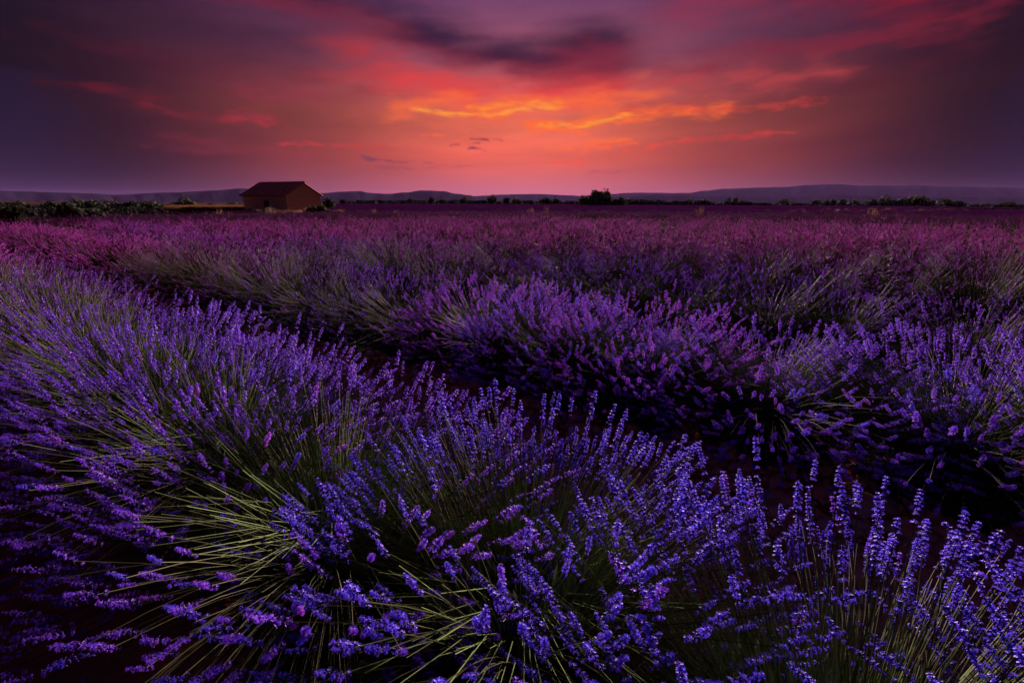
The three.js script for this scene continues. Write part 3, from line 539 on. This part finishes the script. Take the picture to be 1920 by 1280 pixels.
// ---------------------------------------------------------------- the stone hut
{
  const D = 66, K = D / 919, hx = PX(537, D), base = -0.30; // the near corner of the walls
  const turn = 20 * RAD, Lf = 7.7, Wg = 6.5, wallH = 2.46, rise = 1.58, T = 0.45;
  const hut = thing('stone_hut', 'small old stone field hut with a tiled gable roof and dark doorway', 'stone hut', hx, base, -D, -turn);
  // local axes: the long front wall runs to -x, the gable wall runs to -z, both from the near corner at the origin
  const wallMap = noiseTexture(256, (u, v) => { const a = tileFbm(u, v, 10, 4), b = tileFbm(u + 0.5, v, 30, 2), k = 0.9 + a * 0.5 + b * 0.15; return [0.62 * k, 0.58 * k, 0.50 * k]; }, true), wallBump = noiseTexture(256, (u, v) => { const a = tileFbm(u, v, 20, 4), k = 0.5 + a; return [k, k, k]; });
  const wm = new THREE.MeshPhysicalMaterial({ specularIntensity: 0.2, map: wallMap, bumpMap: wallBump, bumpScale: 0.025, roughness: 0.95 });
  function prism(shape, depth, place) { const g = new THREE.ExtrudeGeometry(shape, { depth, bevelEnabled: true, bevelSize: 0.02, bevelThickness: 0.02, bevelSegments: 1, steps: 1 }); g.applyMatrix4(place); const uv = g.attributes.uv; for (let i = 0; i < uv.count; i++) uv.setXY(i, uv.getX(i) / 3, uv.getY(i) / 3); return g; }
  const rot = (ry, x, y, z) => new THREE.Matrix4().makeRotationY(ry).setPosition(x, y, z);
  const front = new THREE.Shape([[-Lf, -0.6], [0, -0.6], [0, wallH], [-Lf, wallH]].map((q) => new THREE.Vector2(...q)));
  const dx0 = -4.05, dx1 = -3.15, doorTop = 1.72; // the doorway
  front.holes.push(new THREE.Path([[dx0, -0.2], [dx0, doorTop], [dx1, doorTop], [dx1, -0.2]].map((q) => new THREE.Vector2(...q))));
  mesh('front_wall', prism(front, T, rot(0, 0, 0, -T)), wm, hut);
  const back = new THREE.Shape([[-Lf, -0.6], [0, -0.6], [0, wallH], [-Lf, wallH]].map((q) => new THREE.Vector2(...q)));
  mesh('back_wall', prism(back, T, rot(0, 0, 0, -Wg)), wm, hut);
  const gable = () => new THREE.Shape([[T + 0.025, -0.6], [Wg - T - 0.025, -0.6], [Wg - T - 0.025, wallH + T / (Wg / 2) * rise], [Wg / 2, wallH + rise - 0.03], [T + 0.025, wallH + T / (Wg / 2) * rise]].map((q) => new THREE.Vector2(...q)));
  for (const x of [0, -Lf + T]) mesh('gable_wall', prism(gable(), T, rot(Math.PI / 2, x - T, 0, 0)), wm, hut);
  // door: frame, plank leaf standing ajar in the dark, lintel
  const wood = new THREE.MeshStandardMaterial({ color: lin(0.045, 0.03, 0.022), roughness: 0.9 });
  const door = mesh('door', new THREE.BoxGeometry(0.34, 1.86, 0.05), wood, hut); door.position.set(dx0 + 0.2, 0.76, -0.36);
  for (let i = 0; i < 2; i++) { const b = mesh('batten', new THREE.BoxGeometry(0.32, 0.1, 0.03), wood, door); b.position.set(0, i ? 0.55 : -0.55, 0.042); }
  const stoneLintel = mesh('lintel', new THREE.BoxGeometry(1.3, 0.2, 0.1), new THREE.MeshStandardMaterial({ color: lin(0.2, 0.15, 0.11), roughness: 0.9 }), hut); stoneLintel.position.set((dx0 + dx1) / 2, doorTop + 0.105, 0.0);
  for (const x of [dx0 + 0.03, dx1 - 0.03]) { const b = mesh('door_jamb', new THREE.BoxGeometry(0.06, 1.9, 0.12), wood, hut); b.position.set(x, 0.755, -0.22); }
  // roof: two boarded slopes that carry rows of curved tiles, and a ridge course
  const over = 0.38, sl = Math.hypot(Wg / 2, rise), pitch = Math.atan2(rise, Wg / 2), full = sl + over / Math.cos(pitch);
  const roof = new THREE.Group(); roof.name = 'roof'; hut.add(roof);
  const board = new THREE.MeshStandardMaterial({ color: lin(0.06, 0.045, 0.035), roughness: 0.95 });
  const tileMat = new THREE.MeshPhysicalMaterial({ specularIntensity: 0.2, vertexColors: true, roughness: 0.9 });
  const R = rng(8);
  for (const side of [0, 1]) {
    const s = new THREE.Group(); s.name = 'roof_slope'; roof.add(s);
    s.position.set(-Lf / 2, wallH + rise + 0.03, -Wg / 2); s.rotation.y = side ? Math.PI : 0;
    const inner = new THREE.Group(); inner.rotation.x = pitch; // down the slope is +z
    const bg = new THREE.BoxGeometry(Lf + 0.5, 0.08, full); bg.translate(0, 0, full / 2); bg.applyMatrix4(new THREE.Matrix4().makeRotationX(pitch)); mesh('roof_deck', bg, board, s);
    const t = new Soup(), cols = 38, rows = 12, rot4 = new THREE.Matrix4().makeRotationX(pitch);
    for (let c = 0; c < cols; c++) for (let r = 0; r < rows; r++) {
      if (R() < 0.012 || (r === rows - 1 && R() < 0.10)) continue;
      const w = (Lf + 0.5) / cols, x = -(Lf + 0.5) / 2 + (c + 0.5) * w, l = full / rows, z0 = r * l - 0.03, z1 = z0 + l * 1.22 + (R() - 0.5) * 0.06, j = (R() - 0.5) * 0.03, k = 0.7 + 0.6 * R(), col = [0.58 * k, 0.24 * k, 0.16 * k], one = new Soup(), p = [], q = [];
      for (let a = 0; a <= 4; a++) { const an = a / 4 * Math.PI; p.push([x + j - Math.cos(an) * w * 0.46, 0.05 + Math.sin(an) * 0.09, z0]); q.push([x + j - Math.cos(an) * w * 0.56, 0.075 + Math.sin(an) * 0.1 + R() * 0.01, z1]); }
      for (let a = 0; a < 4; a++) one.quad(p[a], q[a], q[a + 1], p[a + 1], col);
      t.add(one, rot4);
    }
    mesh('roof_tiles', t.geo(), tileMat, s, 'stuff');
  }
  for (let i = 0; i < 20; i++) { const w = (Lf + 0.55) / 20, g = new THREE.CylinderGeometry(0.17, 0.19, w * 1.08, 8, 1, false, 0, Math.PI); g.rotateZ(Math.PI / 2); g.rotateX(-Math.PI / 2 + (R() - 0.5) * 0.1); const m = mesh('ridge_tile', g, [new THREE.MeshStandardMaterial({ color: lin(0.42, 0.16, 0.11), roughness: 0.9 })][0], roof); m.position.set(-Lf - 0.27 + (i + 0.5) * w, wallH + rise + 0.07 + (R() - 0.5) * 0.03, -Wg / 2); }
}
// things round the hut
const tuftGeo = (seed, n, h, spread, col) => { const R = rng(seed), s = new Soup(); for (let i = 0; i < n; i++) { const a = R() * 6.28, b = R() * spread, x = Math.cos(a) * b, z = Math.sin(a) * b, l = h * (0.5 + 0.6 * R()), lx = (R() - 0.5) * h * 0.5, lz = (R() - 0.5) * h * 0.5, w = h * 0.012 + 0.002, k = 0.7 + 0.6 * R(), c = col.map((q) => q * k); s.tri([x - w, 0, z + w], [x + w, 0, z - w], [x + lx * 0.5, l * 0.6, z + lz * 0.5], c); s.tri([x + lx * 0.4 - w, l * 0.5, z + lz * 0.4], [x + lx * 0.4 + w, l * 0.5, z + lz * 0.4 + w], [x + lx, l, z + lz], c); s.tri([x + lx * 0.8 - w * 3, l * 0.85, z + lz * 0.8], [x + lx * 0.8 + w * 3, l * 0.85, z + lz * 0.8], [x + lx * 1.1, l * 1.15, z + lz], c.map((q) => q * 1.15)); } return s.geo(); };
M.dry = new THREE.MeshPhysicalMaterial({ specularIntensity: 0.1, vertexColors: true, roughness: 0.8, transmission: 0.3, thickness: 0, side: THREE.DoubleSide });
function tufts(name, label, category, list, geo) { const R = rng(name.length * 77 + list.length); const m = instanced(name, geo, M.dry, list.map(([x, z, s]) => new THREE.Matrix4().compose(V(x, ground(x, z) - 0.02, z), new THREE.Quaternion().setFromAxisAngle(UPV, R() * 6.28), V(s, s * (0.8 + 0.5 * R()), s))), scene); return tag(m, label, category, null, 'stuff'); }
{
  const dry = tuftGeo(5, 90, 0.55, 0.35, [0.16, 0.085, 0.035]), R = rng(15), L = [];
  for (let i = 0; i < 60; i++) { const px = 452 + R() * 190, d = 60 + R() * 5; if (px > 560 && R() < 0.5) continue; L.push([PX(px, d), -d, 0.9 + 0.7 * R()]); }
  for (let i = 0; i < 34; i++) { const d = 66 - R() * 30, px = 455 - (66 - d) * (7 + 3 * R()); L.push([PX(px, d), -d, 0.55 + 0.4 * R()]); }
  tufts('dry_grass', 'dry straw coloured grass along the foot of the stone hut', 'dry grass', L, dry);
  const L2b = []; for (let i = 0; i < 300; i++) { const px = 1440 + R() * 380, d = 66 + R() * 22; L2b.push([PX(px, d), -d, 0.55 + 0.5 * R()]); }
  tufts('grass_strip', 'strip of golden dry grass at the far edge below the dark trees', 'grass strip', L2b, dry);
  const L3b = []; for (const [px, d] of [[742, 40], [740, 41], [858, 52], [865, 50], [945, 38], [1018, 30], [1022, 29], [1026, 30], [995, 44], [1232, 48], [1240, 47], [1275, 40], [1315, 28], [1640, 32], [1648, 33], [1690, 36], [1840, 30], [700, 55], [560, 50], [400, 36], [408, 37], [426, 40]]) L3b.push([PX(px, d), -d, 1.0 + 0.4 * R()]);
  tufts('tall_grass', 'tall pale seed grasses sticking up here and there above the lavender', 'tall grass', L3b, tuftGeo(6, 26, 0.62, 0.16, [0.17, 0.085, 0.055]));
}
{ // wheat on the rise left of the hut
  const geo = tuftGeo(9, 160, 0.6, 0.7, [0.105, 0.052, 0.024]), R = rng(16), L = [];
  for (let i = 0; i < 900; i++) { const f = R(), px = lerp(300, 470, Math.sqrt(f)), d = 100 + R() * 42; L.push([PX(px, d), -d, 1.5]); }
  const m = instanced('wheat_field', geo, M.dry, L.map(([x, z, s]) => new THREE.Matrix4().compose(V(x, Math.max(ground(x, z), -0.65), z), new THREE.Quaternion(), V(s, s, s))), scene); tag(m, 'ripe orange brown wheat field sloping behind the hut', 'wheat field', null, 'stuff');
}
function shrub(name, label, category, px, d, w, h, seed, leaves, tint, dy = 0) {
  const x = PX(px, d), g = thing(name, label, category, x, ground(x, -d) + dy, -d);
  mesh('foliage', crownGeo(seed, w, h, 0.0, leaves, 0.09 * Math.max(w, h), 9, tint), M.leaf, g); mesh('stem', trunkGeo(seed + 1, h * 0.5, 0.04 * w, w), M.bark, g);
  return g;
}
shrub('shrub', 'dense green bramble shrub against the gable wall of the hut', 'shrub', 592, 61.5, 1.6, 1.5, 41, 900, [0.06, 0.075, 0.02]);
shrub('shrub', 'low olive shrub trailing away from the hut gable', 'shrub', 618, 62, 1.2, 0.95, 45, 500, [0.11, 0.085, 0.03]);
shrub('shrub', 'dark low bush at the front corner of the hut', 'shrub', 484, 64.5, 0.8, 0.6, 49, 260, [0.04, 0.045, 0.02]);
shrub('shrub', 'dark bushes at the edge where the field falls away', 'shrub', 130, 34, 1.8, 1.3, 51, 700, [0.022, 0.028, 0.013], 0.5);
shrub('shrub', 'dark shrub cut by the western frame edge below the woods', 'shrub', 14, 23, 1.5, 0.9, 55, 500, [0.022, 0.028, 0.013], 0.3);
shrub('shrub', 'low bush with yellowish grass along the field margin', 'shrub', 190, 42, 1.3, 0.8, 57, 350, [0.05, 0.05, 0.02], 0.6);
// single trees
tree('tree', 'small round tree just behind the hut gable', 'tree', 614, 105, 2.4, 1.7, 1);
const big = tree('tree', 'tall open-crowned tree standing alone on the skyline', 'tree', 1124, 190, 6.3, 5.0, 9);
tree('tree', 'low spreading tree joined to the foot of the tall skyline tree', 'tree', 1103, 188, 3.8, 4.2, 2);
tree('tree', 'broad bush tree beside the tall skyline tree', 'tree', 1162, 186, 3.4, 3.2, 3);
tree('tree', 'small low tree between the two skyline trees', 'tree', 1146, 187, 2.6, 3.2, 1);
const sky = [[770, 280, 4.5, 3], [808, 300, 5, 4], [830, 280, 4, 4], [868, 290, 5.2, 3.6], [922, 260, 5.5, 5], [952, 280, 4.6, 5], [970, 270, 4.5, 5], [1022, 240, 4.6, 5.5], [1040, 245, 4.2, 4]];
sky.forEach(([px, d, h, w], i) => tree('tree', `${ORD[i]} small dark tree along the pink central skyline counting from the hut`, 'tree', px, d, h * 0.8, w * 0.75, i % 4, 'trees along the central skyline'));
const east = [[1205, 330, 6, 4], [1290, 360, 8, 6], [1320, 360, 8, 6], [1366, 350, 9, 4], [1380, 350, 9.5, 3], [1468, 340, 9, 5], [1530, 330, 9, 7], [1556, 330, 9.5, 6], [1580, 335, 9.5, 5], [1600, 330, 9, 6], [1634, 320, 10, 7], [1664, 320, 11, 8], [1690, 318, 9.5, 7], [1712, 315, 12, 9], [1736, 315, 11, 8], [1776, 310, 9, 8], [1795, 310, 8.5, 7], [1890, 330, 8, 6]];
east.forEach(([px, d, h, w], i) => tree('tree', `${ORD[i]} dark tree on the eastern skyline counting from the tall lone tree`, 'tree', px, d, h * 0.74, w * 0.85, (i + 1) % 4, 'trees on the eastern skyline'));
const west = [[30, 190, 6, 6], [90, 200, 7, 6], [145, 210, 8, 6], [172, 205, 8, 7], [205, 215, 7, 7], [250, 220, 7, 7], [285, 215, 7, 7], [322, 220, 7, 6], [345, 200, 8, 6], [395, 230, 6, 6], [440, 230, 6.5, 6]];
west.forEach(([px, d, h, w], i) => tree('tree', `${ORD[i]} tree standing proud of the western woods counting towards the hut`, 'tree', px, d, h * 0.8, w * 0.8, i % 4, 'trees in the western woods'));
{ // woods that read as one mass
  const geo = crownGeo(61, 1, 1, 0, 320, 0.1, 10, [0.013, 0.016, 0.009]), R = rng(62), A = [], B = [];
  for (let i = 0; i < 900; i++) { const px = -150 + R() * 650, d = 110 + R() * 170, x = PX(px, d), e = edgeDistance(x, -d); if (e < 45 || (px > 310 && d < 190)) continue; const h = 2.4 + 2.2 * R(); A.push(new THREE.Matrix4().compose(V(x, ground(x, -d) - 0.3, -d), new THREE.Quaternion().setFromAxisAngle(UPV, R() * 6.28), V(h * 0.8, h, h * 0.8))); }
  tag(instanced('woods', geo, M.leaf, A, scene), 'dark green woods filling the dip beyond the field west of the hut', 'woods', null, 'stuff');
  for (let i = 0; i < 1100; i++) { const px = 640 + R() * 1500, d = 300 + R() * 160, x = PX(px, d); const h = (px < 1150 ? 1.6 : 3.3) + 1.8 * R(); B.push(new THREE.Matrix4().compose(V(x, ground(x, -d) - 0.3, -d), new THREE.Quaternion().setFromAxisAngle(UPV, R() * 6.28), V(h, h, h))); }
  tag(instanced('woods', geo, M.leaf, B, scene), 'low dark band of woodland along the eastern horizon', 'woods', null, 'stuff');
}

// ---------------------------------------------------------------- weeds among the lavender
function weed(label, px, py, d, h, seed, leafSize, n, tint, group) {
  const R = rng(seed), x = PX(px, 1) * 1, s = new Soup(), l = new Soup();
  // bearing from the pixel, at a depth along the view
  const Xc = (px - 960) / 880.88, Yc = (640 - py) / 880.88, zz = Math.cos(PITCH * RAD) + Yc * Math.sin(PITCH * RAD), wx = Xc / zz * d, wz = -d, gy = ground(wx, wz);
  const g = thing('weed', label, 'weed', wx, gy, wz, R() * 6, group), top = V((R() - 0.5) * 0.1, h, (R() - 0.5) * 0.1);
  limb(s, [V(0, -0.02, 0), V(top.x * 0.3, h * 0.5, top.z * 0.3), top], 0.006, 0.002, 4, [1, 1, 1]);
  for (let i = 0; i < n; i++) {
    const f = 0.35 + 0.65 * (i / n), a = i * 2.4 + R(), c = V(top.x * f, h * f, top.z * f), o = V(Math.cos(a), 0.35 + 0.4 * R(), Math.sin(a)).normalize(), w = V(-Math.sin(a), 0.15, Math.cos(a)), L = leafSize * (1.15 - 0.5 * f) * (0.7 + 0.6 * R()), W = L * 0.32, k = 0.7 + 0.6 * R(), col = tint.map((q) => q * k);
    const A = [c.x, c.y, c.z], P = (t, u, dy) => [c.x + o.x * L * t + w.x * W * u, c.y + o.y * L * t + dy * L, c.z + o.z * L * t + w.z * W * u];
    s.tri(A, P(0.25, 0.08, 0), P(0.25, -0.08, 0), [1, 1, 1]);
    const q = [P(0.2, 0, 0), P(0.45, 1, 0.06), P(0.5, 0, -0.02), P(0.45, -1, 0.06), P(0.8, 0.7, -0.03), P(0.8, -0.7, -0.03), P(1.15, 0, -0.18)];
    l.tri(q[0], q[1], q[2], col); l.tri(q[0], q[2], q[3], col); l.tri(q[1], q[4], q[2], col); l.tri(q[3], q[2], q[5], col); l.tri(q[4], q[6], q[2], col); l.tri(q[2], q[6], q[5], col);
  }
  mesh('stem', s.geo(), weedStem, g); mesh('leaves', l.geo(), M.leaf, g, 'stuff');
  return g;
}
const weedStem = new THREE.MeshStandardMaterial({ color: lin(0.09, 0.11, 0.04), roughness: 0.8 });
weed('fresh green broad-leaved weed growing in the shaded flank of the second row', 664, 585, 3.0, 0.42, 71, 0.075, 14, [0.09, 0.14, 0.05]);
weed('pale grey green weed standing above lavender in the third row', 1652, 545, 4.7, 0.86, 72, 0.09, 22, [0.15, 0.18, 0.12]);
weed('bright green weed with rounded leaves beside the pale grey weed', 1672, 560, 4.5, 0.66, 73, 0.1, 16, [0.11, 0.16, 0.04]);
weed('dark bushy green weed rising out of the middle field', 1238, 440, 11, 0.95, 74, 0.16, 40, [0.05, 0.07, 0.02]);
weed('dark spiky weed beside the bushy weed in the middle field', 1262, 438, 11.6, 0.9, 75, 0.13, 34, [0.05, 0.065, 0.02]);
weed('yellowish green weed low among purple flowers', 1120, 425, 14, 0.85, 76, 0.14, 26, [0.12, 0.12, 0.03]);
for (const [i, q] of [[1480, 445, 10.5], [1560, 440, 11], [1690, 450, 9], [1740, 455, 9.5], [1810, 470, 8], [1880, 500, 7]].entries()) weed(`${ORD[i]} dim green weed poking out of the eastern lavender, counting outwards from the middle`, q[0], q[1], q[2], 0.9, 80 + i, 0.12, 26, [0.06, 0.085, 0.025], 'weeds in the eastern lavender');
weed('bindweed with large dark heart-shaped leaves low among the nearest flowers', 712, 1095, 0.78, 0.36, 90, 0.1, 9, [0.05, 0.085, 0.03]);

scene.traverse((o) => { if (o.isMesh) { o.castShadow = true; o.receiveShadow = true; } });
renderer.render(scene, camera);
